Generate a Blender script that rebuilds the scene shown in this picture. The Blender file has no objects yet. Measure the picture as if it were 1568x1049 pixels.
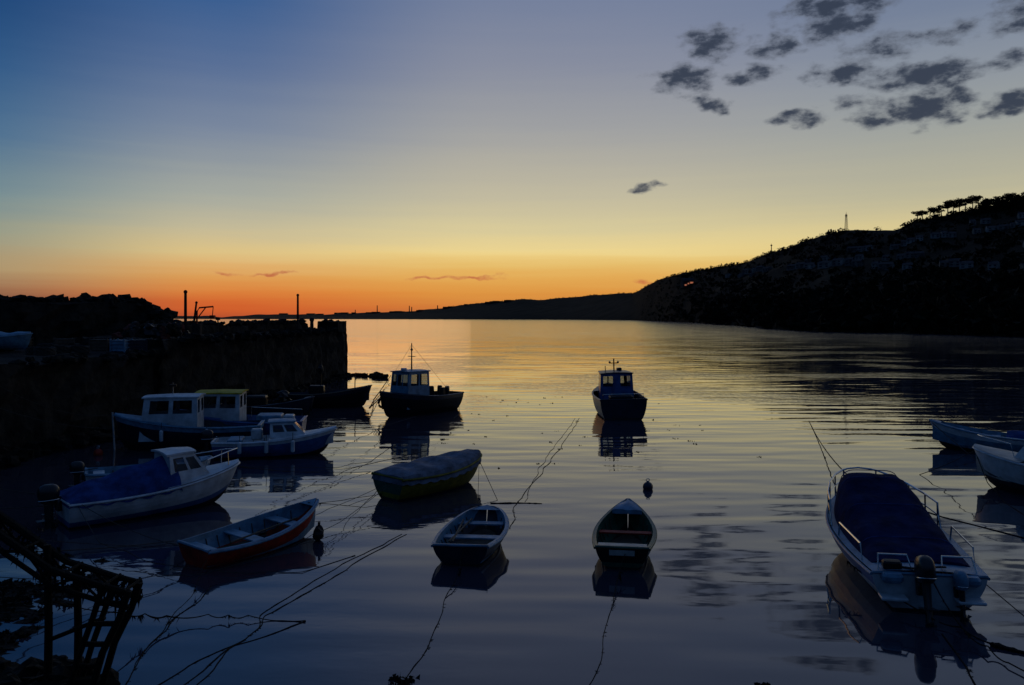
import bpy, math, random
import numpy as np
from mathutils import Vector, noise, Matrix
random.seed(7); rng=np.random.default_rng(7)
sc=bpy.context.scene
R=math.radians
sc.view_settings.view_transform='Standard'
sc.view_settings.look='None'
sc.view_settings.exposure=0
EYE=5.0

def lin(c):
    return tuple(((v/255)/12.92 if v/255<=0.04045 else ((v/255+0.055)/1.055)**2.4) for v in c)+(1,)

# ------------------------------------------------------------------ materials
MATS={}
def mat(name,col,rough=0.6,var=0.25,scale=3.0,metal=0.0,bump=0.0,bscale=20,col2=None,spec=.5):
    if name in MATS: return MATS[name]
    m=bpy.data.materials.new(name); m.use_nodes=True
    nt=m.node_tree; N=nt.nodes; Lk=nt.links
    p=N['Principled BSDF']
    tc=N.new('ShaderNodeTexCoord')
    n=N.new('ShaderNodeTexNoise'); n.inputs['Scale'].default_value=scale; n.inputs['Detail'].default_value=5
    n.inputs['Roughness'].default_value=0.65
    Lk.new(tc.outputs['Object'],n.inputs['Vector'])
    cr=N.new('ShaderNodeValToRGB')
    c2=col2 if col2 else tuple(v*(1-var*1.6) for v in col)
    cr.color_ramp.elements[0].position=0.35; cr.color_ramp.elements[1].position=0.62
    cr.color_ramp.elements[0].color=tuple(max(0,v) for v in c2)+(1,)
    cr.color_ramp.elements[1].color=tuple(col)+(1,)
    Lk.new(n.outputs['Fac'],cr.inputs['Fac']); Lk.new(cr.outputs['Color'],p.inputs['Base Color'])
    p.inputs['Roughness'].default_value=rough; p.inputs['Metallic'].default_value=metal
    p.inputs['Specular IOR Level'].default_value=spec
    if bump>0:
        n2=N.new('ShaderNodeTexNoise'); n2.inputs['Scale'].default_value=bscale; n2.inputs['Detail'].default_value=4
        Lk.new(tc.outputs['Object'],n2.inputs['Vector'])
        b=N.new('ShaderNodeBump'); b.inputs['Strength'].default_value=0.8; b.inputs['Distance'].default_value=bump
        Lk.new(n2.outputs['Fac'],b.inputs['Height']); Lk.new(b.outputs['Normal'],p.inputs['Normal'])
    MATS[name]=m; return m
def glass():
    m=bpy.data.materials.new('window_glass'); m.use_nodes=True
    nt=m.node_tree; N=nt.nodes; N.clear()
    o=N.new('ShaderNodeOutputMaterial'); t=N.new('ShaderNodeBsdfTransparent'); g=N.new('ShaderNodeBsdfGlossy')
    t.inputs['Color'].default_value=(0.55,0.6,0.65,1); g.inputs['Roughness'].default_value=0.08
    f=N.new('ShaderNodeFresnel'); f.inputs['IOR'].default_value=1.5
    mx=N.new('ShaderNodeMixShader'); nt.links.new(f.outputs[0],mx.inputs[0]); nt.links.new(t.outputs[0],mx.inputs[1]); nt.links.new(g.outputs[0],mx.inputs[2])
    nt.links.new(mx.outputs[0],o.inputs[0]); return m

WHITE=mat('white_gelcoat',(0.62,0.66,0.68),0.38,0.25,2.2)
CREAM=mat('cream_paint',(0.46,0.45,0.40),0.45,0.25,3)
BLUE=mat('blue_paint',(0.035,0.12,0.34),0.4,0.3,3)
LBLUE=mat('pale_blue_paint',(0.13,0.29,0.42),0.45,0.3,4)
NAVY=mat('navy_paint',(0.010,0.015,0.035),0.4,0.3,3)
BLACKP=mat('black_paint',(0.010,0.010,0.012),0.45,0.3,3,spec=.3)
RED=mat('red_paint',(0.42,0.03,0.012),0.55,0.35,4,spec=.3)
GREEN=mat('green_paint',(0.015,0.10,0.06),0.45,0.3,4)
YELLOW=mat('yellow_paint',(0.24,0.20,0.02),0.55,0.35,4,spec=.25)
YROOF=mat('yellow_roof_paint',(0.6,0.46,0.03),0.6,0.3,4,spec=.2)
ANTIF=mat('antifouling',(0.02,0.014,0.014),0.7,0.4,5)
WOOD=mat('weathered_wood',(0.10,0.07,0.045),0.7,0.35,8,bump=0.004,bscale=30)
CANVB=mat('blue_canvas',(0.022,0.07,0.24),0.9,0.35,3,bump=0.04,bscale=5,spec=.08)
CANVN=mat('navy_canvas',(0.010,0.022,0.085),0.9,0.35,3,bump=0.04,bscale=5,spec=.08)
CANVG=mat('grey_tarpaulin',(0.17,0.20,0.26),0.8,0.35,3,bump=0.04,bscale=4,spec=.2)
STEEL=mat('stainless_steel',(0.6,0.6,0.6),0.22,0.1,5,metal=1.0)
ENG=mat('outboard_black',(0.015,0.015,0.018),0.3,0.2,6)
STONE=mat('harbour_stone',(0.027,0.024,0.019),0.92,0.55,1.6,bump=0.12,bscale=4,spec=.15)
WEED=mat('seaweed',(0.008,0.008,0.005),0.85,0.4,6,bump=0.02,bscale=30,spec=.2)
ROPE=mat('mooring_rope_fibre',(0.04,0.036,0.03),0.9,0.4,20)
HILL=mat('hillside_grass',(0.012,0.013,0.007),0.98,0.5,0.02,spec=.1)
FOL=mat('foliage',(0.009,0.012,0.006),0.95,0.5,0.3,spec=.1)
BARK=mat('bark',(0.03,0.022,0.015),0.9,0.4,2)
RENDERW=mat('house_render',(0.26,0.26,0.25),0.9,0.6,0.05,spec=.1)
SLATE=mat('roof_slate',(0.03,0.034,0.042),0.8,0.3,0.3,spec=.2)
RUST=mat('rusty_iron',(0.04,0.02,0.012),0.85,0.5,6,bump=0.01,bscale=20)
GL=glass()

# ------------------------------------------------------------------ mesh builder
class MB:
    def __init__(s): s.v=[]; s.f=[]; s.m=[]; s.mats=[]
    def mi(s,m):
        if m not in s.mats: s.mats.append(m)
        return s.mats.index(m)
    def add(s,vs,fs,m):
        o=len(s.v); k=s.mi(m); s.v+= [tuple(v) for v in vs]
        for f in fs: s.f.append(tuple(i+o for i in f)); s.m.append(k)
    def quad(s,a,b,c,d,m): s.add([a,b,c,d],[(0,1,2,3)],m)
    def grid(s,rows,m,closed=False):
        n=len(rows[0]); vs=[p for r in rows for p in r]; fs=[]
        for i in range(len(rows)-1):
            for j in range(n if closed else n-1):
                j2=(j+1)%n
                fs.append((i*n+j,i*n+j2,(i+1)*n+j2,(i+1)*n+j))
        s.add(vs,fs,m)
    def loft(s,rings,m,caps=True):
        s.grid(rings,m,True)
        if caps:
            n=len(rings[0]); s.add(rings[0],[tuple(range(n-1,-1,-1))],m); s.add(rings[-1],[tuple(range(n))],m)
    def box(s,c,d,m,rot=0,taper=1.0,bev=0.0):
        cx,cy,cz=c; dx,dy,dz=[q/2 for q in d]; cr,sr=math.cos(rot),math.sin(rot)
        def ring(z,k,inset=0):
            o=[]
            b=min(bev if bev else 0.0,dx*.5,dy*.5)
            hx,hy=dx*k-inset,dy*k-inset
            pts=[(-hx+b,-hy),(hx-b,-hy),(hx,-hy+b),(hx,hy-b),(hx-b,hy),(-hx+b,hy),(-hx,hy-b),(-hx,-hy+b)] if b else [(-hx,-hy),(hx,-hy),(hx,hy),(-hx,hy)]
            for x,y in pts: o.append((cx+x*cr-y*sr,cy+x*sr+y*cr,cz+z))
            return o
        if bev: s.loft([ring(-dz,1,bev*.6),ring(-dz+bev,1),ring(dz-bev,taper),ring(dz,taper,bev*.6)],m)
        else: s.loft([ring(-dz,1),ring(dz,taper)],m)
    def tube(s,pts,r,m,seg=6,caps=True):
        pts=[Vector(p) for p in pts]; rings=[]
        for i,p in enumerate(pts):
            d=(pts[min(i+1,len(pts)-1)]-pts[max(i-1,0)]).normalized()
            up=Vector((0,0,1)) if abs(d.z)<0.9 else Vector((1,0,0))
            a=d.cross(up).normalized(); b=a.cross(d)
            rr=r[i] if isinstance(r,(list,tuple)) else r
            rings.append([tuple(p+a*rr*math.cos(2*math.pi*k/seg)+b*rr*math.sin(2*math.pi*k/seg)) for k in range(seg)])
        s.loft(rings,m,caps)
    def ball(s,c,r,m,seg=14,rg=9,jit=0,sq=(1,1,1)):
        rows=[]
        for i in range(rg+1):
            th=math.pi*i/rg; row=[]
            for j in range(seg):
                ph=2*math.pi*j/seg
                d=Vector((math.sin(th)*math.cos(ph),math.sin(th)*math.sin(ph),math.cos(th)))
                k=r*(1+(jit*noise.noise(d*1.7+Vector(c)) if jit else 0))
                row.append((c[0]+d.x*k*sq[0],c[1]+d.y*k*sq[1],c[2]+d.z*k*sq[2]))
            rows.append(row)
        s.grid(rows,m,True)
    def wall(s,q,wins,m,gm=None):
        q=[Vector(p) for p in q]
        P=lambda u,v:(q[0]*(1-u)+q[1]*u)*(1-v)+(q[3]*(1-u)+q[2]*u)*v
        us=sorted({0,1,*[w[0] for w in wins],*[w[1] for w in wins]}); vs=sorted({0,1,*[w[2] for w in wins],*[w[3] for w in wins]})
        for a,b in zip(us,us[1:]):
            for c,d in zip(vs,vs[1:]):
                inw=any(w[0]<=a and b<=w[1] and w[2]<=c and d<=w[3] for w in wins)
                s.quad(P(a,c),P(b,c),P(b,d),P(a,d),(gm or GL) if inw else m)
    def obj(s,name,parent=None,smooth=False,loc=None):
        me=bpy.data.meshes.new(name); me.from_pydata(s.v,[],s.f)
        for m in s.mats: me.materials.append(m)
        me.polygons.foreach_set('material_index',s.m)
        if smooth:
            me.polygons.foreach_set('use_smooth',[True]*len(me.polygons))
        me.update()
        o=bpy.data.objects.new(name,me); sc.collection.objects.link(o)
        if smooth:
            try: me.set_sharp_from_angle(angle=R(38))
            except Exception: pass
        if parent: o.parent=parent
        if loc: o.location=loc
        return o
def empty(name,loc=(0,0,0),rz=0,rx=0,ry=0):
    e=bpy.data.objects.new(name,None); e.location=loc; e.rotation_euler=(rx,ry,rz); e.empty_display_size=.3
    sc.collection.objects.link(e); return e

# ------------------------------------------------------------------ world sky
w=bpy.data.worlds.new("World"); sc.world=w; w.use_nodes=True
try: w.cycles.sampling_method='NONE'
except Exception: pass
nt=w.node_tree; N=nt.nodes; Lk=nt.links; N.clear()
def sock(n,i,v):
    if isinstance(v,bpy.types.NodeSocket): Lk.new(v,n.inputs[i])
    else: n.inputs[i].default_value=v
def M(op,a,b=0.0,c=None,clamp=False):
    n=N.new('ShaderNodeMath'); n.operation=op; n.use_clamp=clamp; sock(n,0,a); sock(n,1,b)
    if c is not None: sock(n,2,c)
    return n.outputs[0]
def MR(v,a,b,c=0.,d=1.,smooth=True):
    n=N.new('ShaderNodeMapRange'); n.interpolation_type='SMOOTHSTEP' if smooth else 'LINEAR'
    sock(n,0,v); sock(n,1,a); sock(n,2,b); sock(n,3,c); sock(n,4,d); return n.outputs[0]
def MIX(f,a,b):
    n=N.new('ShaderNodeMix'); n.data_type='RGBA'; sock(n,0,f); sock(n,6,a); sock(n,7,b); return n.outputs[2]
def COMB(x,y,z=0.):
    n=N.new('ShaderNodeCombineXYZ'); sock(n,0,x); sock(n,1,y); sock(n,2,z); return n.outputs[0]
def NOI(v,scale,det=4,rough=.55):
    n=N.new('ShaderNodeTexNoise'); Lk.new(v,n.inputs['Vector']); n.inputs['Scale'].default_value=scale
    n.inputs['Detail'].default_value=det; n.inputs['Roughness'].default_value=rough; return n.outputs['Fac']
tc=N.new('ShaderNodeTexCoord'); sep=N.new('ShaderNodeSeparateXYZ'); Lk.new(tc.outputs['Generated'],sep.inputs[0])
X,Y,Z=sep.outputs
az=M('ARCTAN2',X,Y); el=M('ARCSINE',Z)
streak=NOI(COMB(M('MULTIPLY',az,1.6),M('MULTIPLY',el,42.)),1.7,3)
el2=M('ADD',el,M('MULTIPLY',M('SUBTRACT',streak,0.5),.018))
fac=M('DIVIDE',M('MAXIMUM',el2,0.0),math.pi/2)
def ramp(stops):
    n=N.new('ShaderNodeValToRGB'); e=n.color_ramp.elements
    e[0].position=stops[0][0]/90; e[0].color=lin(stops[0][1])
    e[1].position=stops[-1][0]/90; e[1].color=lin(stops[-1][1])
    for d,c in stops[1:-1]:
        k=e.new(d/90); k.color=lin(c)
    Lk.new(fac,n.inputs[0]); return n.outputs[0]
ZEN=(44,68,108)
rL=ramp([(0,(84,60,60)),(1.0,(115,80,66)),(1.8,(150,110,82)),(3.2,(170,149,112)),(5.2,(148,153,135)),(7.4,(116,140,146)),(11.3,(72,110,144)),(15.1,(44,88,134)),(18.7,(26,70,120)),(35,(18,54,100)),(90,ZEN)])
rCL=ramp([(0,(174,76,46)),(.76,(208,94,44)),(1.9,(218,128,60)),(2.8,(220,156,84)),(3.8,(222,180,116)),(4.6,(220,194,134)),(6.1,(196,186,152)),(8.3,(166,170,160)),(12.7,(122,136,158)),(16.9,(88,111,150)),(20.9,(58,94,144)),(35,(42,76,118)),(90,ZEN)])
rC=ramp([(0,(182,108,64)),(.7,(206,124,58)),(1.8,(220,148,66)),(3.0,(226,170,86)),(4.0,(230,191,110)),(4.7,(238,213,142)),(6.5,(214,201,155)),(8.9,(192,185,160)),(13.4,(160,161,162)),(17.9,(135,141,159)),(22.1,(116,128,156)),(38,(90,104,138)),(90,ZEN)])
rR=ramp([(0,(185,140,90)),(2,(214,176,106)),(4,(225,196,124)),(5.5,(220,202,144)),(7.9,(186,181,153)),(12,(158,162,158)),(16,(136,145,158)),(19.9,(112,126,152)),(38,(84,100,134)),(90,ZEN)])
rB=ramp([(0,(46,56,76)),(10,(35,58,92)),(30,(37,64,102)),(90,ZEN)])
c=MIX(MR(az,R(-36),R(-20)),rL,rCL)
c=MIX(MR(az,R(-21),R(-1)),c,rC)
c=MIX(MR(az,R(6),R(30)),c,rR)
c=MIX(MR(M('ABSOLUTE',az),R(42),R(100)),c,rB)
# clouds: patches at given bearing / elevation with fractal edges
cl=[(1050,122,54,28,1.15),(1092,62,58,26,1.05),(1092,158,38,14,1.0),(1152,115,50,17,1.0),(1188,72,42,22,.9),(1278,18,84,44,1.25),(1288,108,66,18,.95),
    (1217,179,52,14,1.0),(1420,162,68,34,1.35),(1415,112,115,24,1.2),(1352,176,50,24,.75),(1542,156,60,20,1.2),(1530,95,64,17,.8),(1560,22,50,30,.9),(1360,68,70,22,.7),(992,288,30,8,.95),(1450,48,54,16,.65),(1315,150,50,12,.55),(990,432,34,6,.7),(700,425,75,4,.7),(400,421,60,3,.5)]
wn=N.new('ShaderNodeTexNoise'); wn.inputs['Scale'].default_value=24; wn.inputs['Detail'].default_value=4
Lk.new(COMB(az,M('MULTIPLY',el,1.5)),wn.inputs['Vector'])
ws=N.new('ShaderNodeSeparateColor'); Lk.new(wn.outputs['Color'],ws.inputs[0])
azw=M('ADD',az,M('MULTIPLY',M('SUBTRACT',ws.outputs[0],.5),.075))
elw=M('ADD',el,M('MULTIPLY',M('SUBTRACT',ws.outputs[1],.5),.034))
acc=None
for px,py,a,b,k in cl:
    tx=(px-784)/1200; a0=math.atan(tx); e0=math.atan((487-py)/1200*math.cos(a0))
    wa=a/1200*math.cos(a0)**2; wb=b/1200*math.cos(a0)
    da=M('MULTIPLY_ADD',azw,1/wa,-a0/wa); de=M('MULTIPLY_ADD',elw,1/wb,-e0/wb)
    v=M('MULTIPLY_ADD',M('MULTIPLY_ADD',da,da,M('MULTIPLY',de,de)),-k,k)
    acc=v if acc is None else M('MAXIMUM',acc,v)
acc=M('MAXIMUM',acc,-1.0)
cn=NOI(COMB(M('MULTIPLY',az,1.0),M('MULTIPLY',el,1.9)),36,6,.58)
dens=MR(M('ADD',acc,M('MULTIPLY',M('SUBTRACT',cn,.5),3.4)),-.25,1.25)
dens=M('MULTIPLY',dens,MR(acc,-1.0,.25))
ccol=MIX(MR(el,R(1.5),R(7)),lin((205,110,66)),MIX(MR(dens,.5,1.0),lin((86,92,104)),lin((50,59,76))))
c=MIX(M('MULTIPLY',dens,.96),c,ccol)
bg=N.new('ShaderNodeBackground'); Lk.new(c,bg.inputs[0]); bg.inputs[1].default_value=1.0
sky=N.new('ShaderNodeTexSky'); sky.sky_type='NISHITA'; sky.sun_disc=False; sky.sun_elevation=R(0.5); sky.sun_rotation=R(-9); sky.altitude=5
bg2=N.new('ShaderNodeBackground'); Lk.new(sky.outputs[0],bg2.inputs[0]); bg2.inputs[1].default_value=0.001
ad=N.new('ShaderNodeAddShader'); Lk.new(bg.outputs[0],ad.inputs[0]); Lk.new(bg2.outputs[0],ad.inputs[1])
wo=N.new('ShaderNodeOutputWorld'); Lk.new(ad.outputs[0],wo.inputs[0])
sl=bpy.data.lights.new('sun','SUN'); sl.energy=0.01; sl.angle=R(12); sl.color=(1,.6,.35)
so=bpy.data.objects.new('sun',sl); sc.collection.objects.link(so); so.rotation_euler=(R(88),0,R(9)+math.pi)

# ------------------------------------------------------------------ water
def water():
    m=bpy.data.materials.new('sea_water'); m.use_nodes=True; nt=m.node_tree; N=nt.nodes; Lk=nt.links
    p=N['Principled BSDF']; p.inputs['Base Color'].default_value=(0.03,0.032,0.05,1); p.inputs['IOR'].default_value=1.7
    geo=N.new('ShaderNodeNewGeometry')
    def mp(sx,sy,rot=0):
        n=N.new('ShaderNodeMapping'); n.inputs['Scale'].default_value=(sx,sy,1); n.inputs['Rotation'].default_value=(0,0,rot); Lk.new(geo.outputs['Position'],n.inputs[0]); return n.outputs[0]
    def noi(v,s,d,r=.5):
        n=N.new('ShaderNodeTexNoise'); n.noise_dimensions='2D'; n.inputs['Scale'].default_value=s; n.inputs['Detail'].default_value=d; n.inputs['Roughness'].default_value=r; Lk.new(v,n.inputs['Vector']); return n.outputs['Fac']
    def mt(op,a,b):
        n=N.new('ShaderNodeMath'); n.operation=op
        for i,q in enumerate((a,b)):
            if isinstance(q,(int,float)): n.inputs[i].default_value=q
            else: Lk.new(q,n.inputs[i])
        return n.outputs[0]
    def mr(v,a,b,c_,d_):
        n=N.new('ShaderNodeMapRange'); n.interpolation_type='SMOOTHSTEP'; Lk.new(v,n.inputs[0])
        for i,q in enumerate((a,b,c_,d_)): n.inputs[i+1].default_value=q
        return n.outputs[0]
    sp=N.new('ShaderNodeSeparateXYZ'); Lk.new(geo.outputs['Position'],sp.inputs[0])
    swell=noi(mp(.26,1.0,.10),.75,1)
    rip=noi(mp(.36,1.0,-.08),3.2,2)
    fine=noi(mp(.6,1.0,.2),10,1)
    patch=noi(mp(.55,1.0),.11,2)
    calm=mr(patch,.45,.62,.18,1.0)
    far=mr(sp.outputs[1],15,80,.28,2.0)
    cf=mt('MULTIPLY',calm,far)
    h=mt('MULTIPLY',swell,.030)
    h=mt('ADD',h,mt('MULTIPLY',mt('MULTIPLY',rip,.011),cf))
    h=mt('ADD',h,mt('MULTIPLY',mt('MULTIPLY',fine,.0018),cf))
    b=N.new('ShaderNodeBump'); b.inputs['Strength'].default_value=1; b.inputs['Distance'].default_value=1; Lk.new(h,b.inputs['Height'])
    Lk.new(b.outputs[0],p.inputs['Normal'])
    Lk.new(mr(sp.outputs[1],20,250,.03,.13),p.inputs['Roughness'])
    return m
mb=MB(); WAT=water()
rows=[[(x,y,0) for x in (-9000,-300,300,9000)] for y in (-300,60,600,12000)]
mb.grid(rows,WAT); mb.obj('water')

# ------------------------------------------------------------------ hills
# survey of the bay: bearing (x/y), ridge slope above eye, ridge distance, shore distance
rb=[-.60,-.46,-.41,-.37,-.32,-.253,-.187,-.12,-.087,-.037,.013,.063,.097,.155,.170,.190,.210,.247,.297,.33,.350,.372,.397,.43,.488,.513,.555,.597,.653,.763,.93,1.18]
rs=[.002,.0022,.003,.001,.005,.0042,.0067,.009,.0133,.02,.0233,.025,.029,.0317,.040,.050,.055,.063,.070,.083,.088,.098,.106,.112,.112,.122,.130,.138,.146,.15,.15,.14]
rd=[9000,8000,7000,5000,4600,4400,4200,4000,3800,3600,3300,3100,2900,2300,1800,1450,1250,1120,980,900,870,840,800,760,720,700,680,670,650,620,560,500]
sb=[-.6,-.37,-.15,.04,.155,.18,.205,.263,.33,.388,.555,.653,.93,1.18]
sd=[7000,3600,3200,2500,1700,1400,1050,600,375,286,240,207,180,150]
def terr(t,s,rough=True):
    Yr=np.interp(t,rb,rd); Ys=np.interp(t,sb,sd); k=np.interp(t,rb,rs)
    y=Ys+(Yr-Ys)*s; a0=-EYE/Ys; g=max(s,0)**0.8
    a=a0+(k-a0)*g; z=EYE+a*y
    if s>1: z=EYE+k*Yr-(s-1)*(Yr-Ys)*0.25
    x=t*y
    if rough and 0<s: z+=min(1,s*6)*(noise.noise(Vector((x*.02,y*.02,0)))*3+noise.noise(Vector((x*.07,y*.07,3)))*1.2)*min(1,k/.05)*(0.5 if s>.9 else 1)
    if rough and k<.04: z+=min(1,s)*y*.0016*noise.noise(Vector((t*40,s*3,5)))
    return Vector((x,y,z))
mb=MB(); ts=np.linspace(-.6,1.18,520); ss=[-.03]+list(np.linspace(0,1,30))+[1.1,1.4,2]
rows=[]
for s in ss: rows.append([tuple(terr(t,s)) if s>=0 else tuple(Vector((terr(t,0).x,terr(t,0).y-3,-3))) for t in ts])
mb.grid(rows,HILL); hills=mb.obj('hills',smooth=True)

TER=[([(.30,.78),(.40,.60),(.485,.555)],1.15,.05,.85),([(.49,.54),(.58,.47),(.70,.40)],.9,.3,.6),([(.42,.74),(.52,.78),(.70,.80)],.9,.2,.6),
     ([(.46,.66),(.56,.62),(.70,.57)],.8,.5,.5),([(.54,.86),(.70,.88)],.8,.35,.6),([(.26,.80),(.31,.70)],.8,.45,.6),([(.36,.72),(.45,.63)],.8,.55,.6)]
def near_row(t,s):
    for pts,_,_,_ in TER:
        if pts[0][0]<=t<=pts[-1][0]:
            sr=np.interp(t,[p[0] for p in pts],[p[1] for p in pts])
            if sr-.045<s<sr+.01: return True
    return False
def tufts(mb,c,r,n,size,m,flat=1.0):
    vs=[];fs=[]
    for i in range(n):
        d=rng.normal(size=3); d/=np.linalg.norm(d); k=r*rng.random()**.4
        p=np.array(c)+d*k*np.array([1,1,flat])
        a=rng.normal(size=3); b=rng.normal(size=3)
        a*=size/np.linalg.norm(a); b*=size/np.linalg.norm(b)
        o=len(vs); vs+=[tuple(p-a),tuple(p+b),tuple(p+a*.8-b*.3)]; fs.append((o,o+1,o+2))
    mb.add(vs,fs,m)
mb=MB()
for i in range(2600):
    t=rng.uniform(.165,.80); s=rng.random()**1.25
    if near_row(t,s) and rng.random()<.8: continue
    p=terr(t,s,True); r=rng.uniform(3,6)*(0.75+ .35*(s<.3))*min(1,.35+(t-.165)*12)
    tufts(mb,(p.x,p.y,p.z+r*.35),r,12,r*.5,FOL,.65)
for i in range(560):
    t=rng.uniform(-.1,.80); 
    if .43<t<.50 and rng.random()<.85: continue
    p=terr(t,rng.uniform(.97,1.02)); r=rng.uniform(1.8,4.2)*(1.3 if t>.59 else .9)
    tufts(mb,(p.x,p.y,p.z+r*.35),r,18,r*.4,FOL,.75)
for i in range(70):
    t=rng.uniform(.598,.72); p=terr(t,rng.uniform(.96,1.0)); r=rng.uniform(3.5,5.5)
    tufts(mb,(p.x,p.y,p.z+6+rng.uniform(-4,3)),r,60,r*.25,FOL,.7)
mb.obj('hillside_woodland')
def pine(t,h,seed):
    rr=random.Random(seed); p=terr(t,.99); e=empty('pine_tree',(p.x,p.y,p.z-1))
    mb=MB(); lean=rr.uniform(-.8,.8)
    pts=[(0,0,0),(lean*.3,0,h*.4),(lean,0,h*.75),(lean*1.2,0,h*.95)]
    mb.tube(pts,[.5,.4,.28,.12],BARK)
    cr=MB(); tufts(cr,(lean,0,h*.93),h*.30,80,h*.07,FOL,.38)
    for k in range(8):
        a=rr.uniform(0,6.28); l=h*rr.uniform(.2,.45); z0=h*rr.uniform(.5,.8); z1=z0+h*rr.uniform(.08,.18)
        q=(lean+math.cos(a)*l,math.sin(a)*l,z1)
        mb.tube([(lean*.8,0,z0),((lean+q[0])/2,q[1]/2,(z0+z1)/2+.2),q],[.16,.12,.05],BARK,5)
        tufts(cr,q,h*rr.uniform(.14,.24),55,h*.06,FOL,.5)
    mb.obj('trunk',e); cr.obj('crown',e)
for i,t in enumerate([.517,.524,.533,.54,.548,.556,.563,.571,.579,.588,.595,.606,.62,.633,.645,.66]):
    pine(t,random.uniform(9.5,12.5)+ (3 if .55<t<.6 else 0),i)

def terrace(pts,dens,gap,hk,wall=RENDERW):
    mb=MB()
    for (t0,s0),(t1,s1) in zip(pts,pts[1:]):
        t=t0
        while t<t1:
            W=random.uniform(4.5,8.5)*dens; f=(t-t0)/(t1-t0); s=s0+(s1-s0)*f+random.uniform(-.003,.003); p=terr(t,s)
            t+=W*1.08/p.y
            if noise.noise(Vector((t*30,s*10,1)))<-.2 or random.random()<gap: continue
            q=terr(t,s); ang=math.atan2(q.y-p.y,q.x-p.x)*.6+random.uniform(-.1,.1)
            D=7.; H=random.uniform(3.2,4.6)*hk; rf=1.6
            u=Vector((math.cos(ang),math.sin(ang),0)); v=Vector((-u.y,u.x,0)); o=Vector((p.x,p.y,p.z+.1)); up=Vector((0,0,1))
            c=[o-u*W/2-v*D/2-up*1,o+u*W/2-v*D/2-up*1,o+u*W/2+v*D/2-up*1,o-u*W/2+v*D/2-up*1]; tp=[k+up*(H+1) for k in c]
            mb.wall((c[0],c[1],tp[1],tp[0]),[(.14,.36,.28,.48),(.64,.84,.28,.48),(.14,.36,.66,.88),(.64,.84,.66,.88)],wall,SLATE)
            mb.quad(c[1],c[2],tp[2],tp[1],wall); mb.quad(c[3],c[0],tp[0],tp[3],wall); mb.quad(c[2],c[3],tp[3],tp[2],wall)
            r0=o-u*W/2+up*(H+rf); r1=o+u*W/2+up*(H+rf)
            mb.quad(tp[0]-v*.3,tp[1]-v*.3,r1,r0,SLATE); mb.quad(tp[2]+v*.3,tp[3]+v*.3,r0,r1,SLATE)
            mb.add([tp[1],tp[2],r1],[(0,1,2)],wall); mb.add([tp[3],tp[0],r0],[(0,1,2)],wall)
            k=r0+u*.6; mb.box((k.x,k.y,k.z+.4),(.9,.7,1.2),SLATE,ang)
    mb.obj('terraced_houses')
for a in TER: terrace(*a)
def pane_glow():
    m=bpy.data.materials.new('window_reflection_glow'); m.use_nodes=True; N=m.node_tree.nodes; p=N['Principled BSDF']
    n=N.new('ShaderNodeTexNoise'); n.inputs['Scale'].default_value=.4; cr=N.new('ShaderNodeValToRGB'); cr.color_ramp.elements[0].color=(.35,.08,.01,1); cr.color_ramp.elements[1].color=(1,.30,.05,1)
    m.node_tree.links.new(n.outputs[0],cr.inputs[0]); m.node_tree.links.new(cr.outputs[0],p.inputs['Emission Color']); p.inputs['Emission Strength'].default_value=.45; return m  # orange emission stands in for light reflected by the panes
p=terr(.224,.62); e=empty('hotel_building',(p.x,p.y,p.z+4),R(10)); mb=MB(); PANEGLOW=pane_glow()
mb.wall(((-8,-5,-4),(8,-5,-4),(8,-5,6),(-8,-5,6)),[(.1,.3,.3,.5),(.38,.52,.5,.7),(.6,.9,.6,.85)],SLATE,PANEGLOW)
mb.box((0,0.02,1),(15.9,9.9,9.9),SLATE); mb.obj('walls',e)
mb=MB(); mb.loft([[(-8.4,-5.4,6.05),(-8.4,5.4,6.05),(-8.4,0,10)],[(8.4,-5.4,6.05),(8.4,5.4,6.05),(8.4,0,10)]],SLATE); mb.obj('roof',e)
def mast(t,h,s,w_):
    p=terr(t,s); e=empty('radio_mast',(p.x,p.y,p.z-1)); mb=MB()
    for a,b in((-1,-1),(1,-1),(1,1),(-1,1)): mb.tube([(a*w_,b*w_,0),(a*w_*.35,b*w_*.35,h)],.16,BLACKP,4)
    n=9
    for i in range(n):
        z0=h*i/n; z1=h*(i+1)/n; k0=w_*(1-.65*i/n); k1=w_*(1-.65*(i+1)/n)
        mb.tube([(-k0,-k0,z0),(k1,-k1,z1)],.09,BLACKP,4); mb.tube([(k0,k0,z0),(-k1,k1,z1)],.09,BLACKP,4); mb.tube([(-k1,-k1,z1),(k1,-k1,z1)],.09,BLACKP,4)
    mb.tube([(0,0,h),(0,0,h*1.12)],.12,BLACKP,4); mb.box((0,0,h*.9),(1.8,1.2,1.2),BLACKP); mb.obj('lattice',e)
mast(.4265,18,.99,1.3); mast(.331,11,.99,.4)
mb=MB()
for t,h in((-.172,42),(-.131,34),(-.128,28),(-.095,20),(-.2,22)):
    p=terr(t,.9); mb.tube([(p.x,p.y,p.z-5),(p.x,p.y,p.z+h)],[3,2],BLACKP,8)
for i in range(26):
    t=rng.uniform(-.3,.0); p=terr(t,.95); mb.box((p.x,p.y,p.z),(rng.uniform(15,50),20,rng.uniform(8,15)),BLACKP)
mb.obj('distant_industrial_works')

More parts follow.
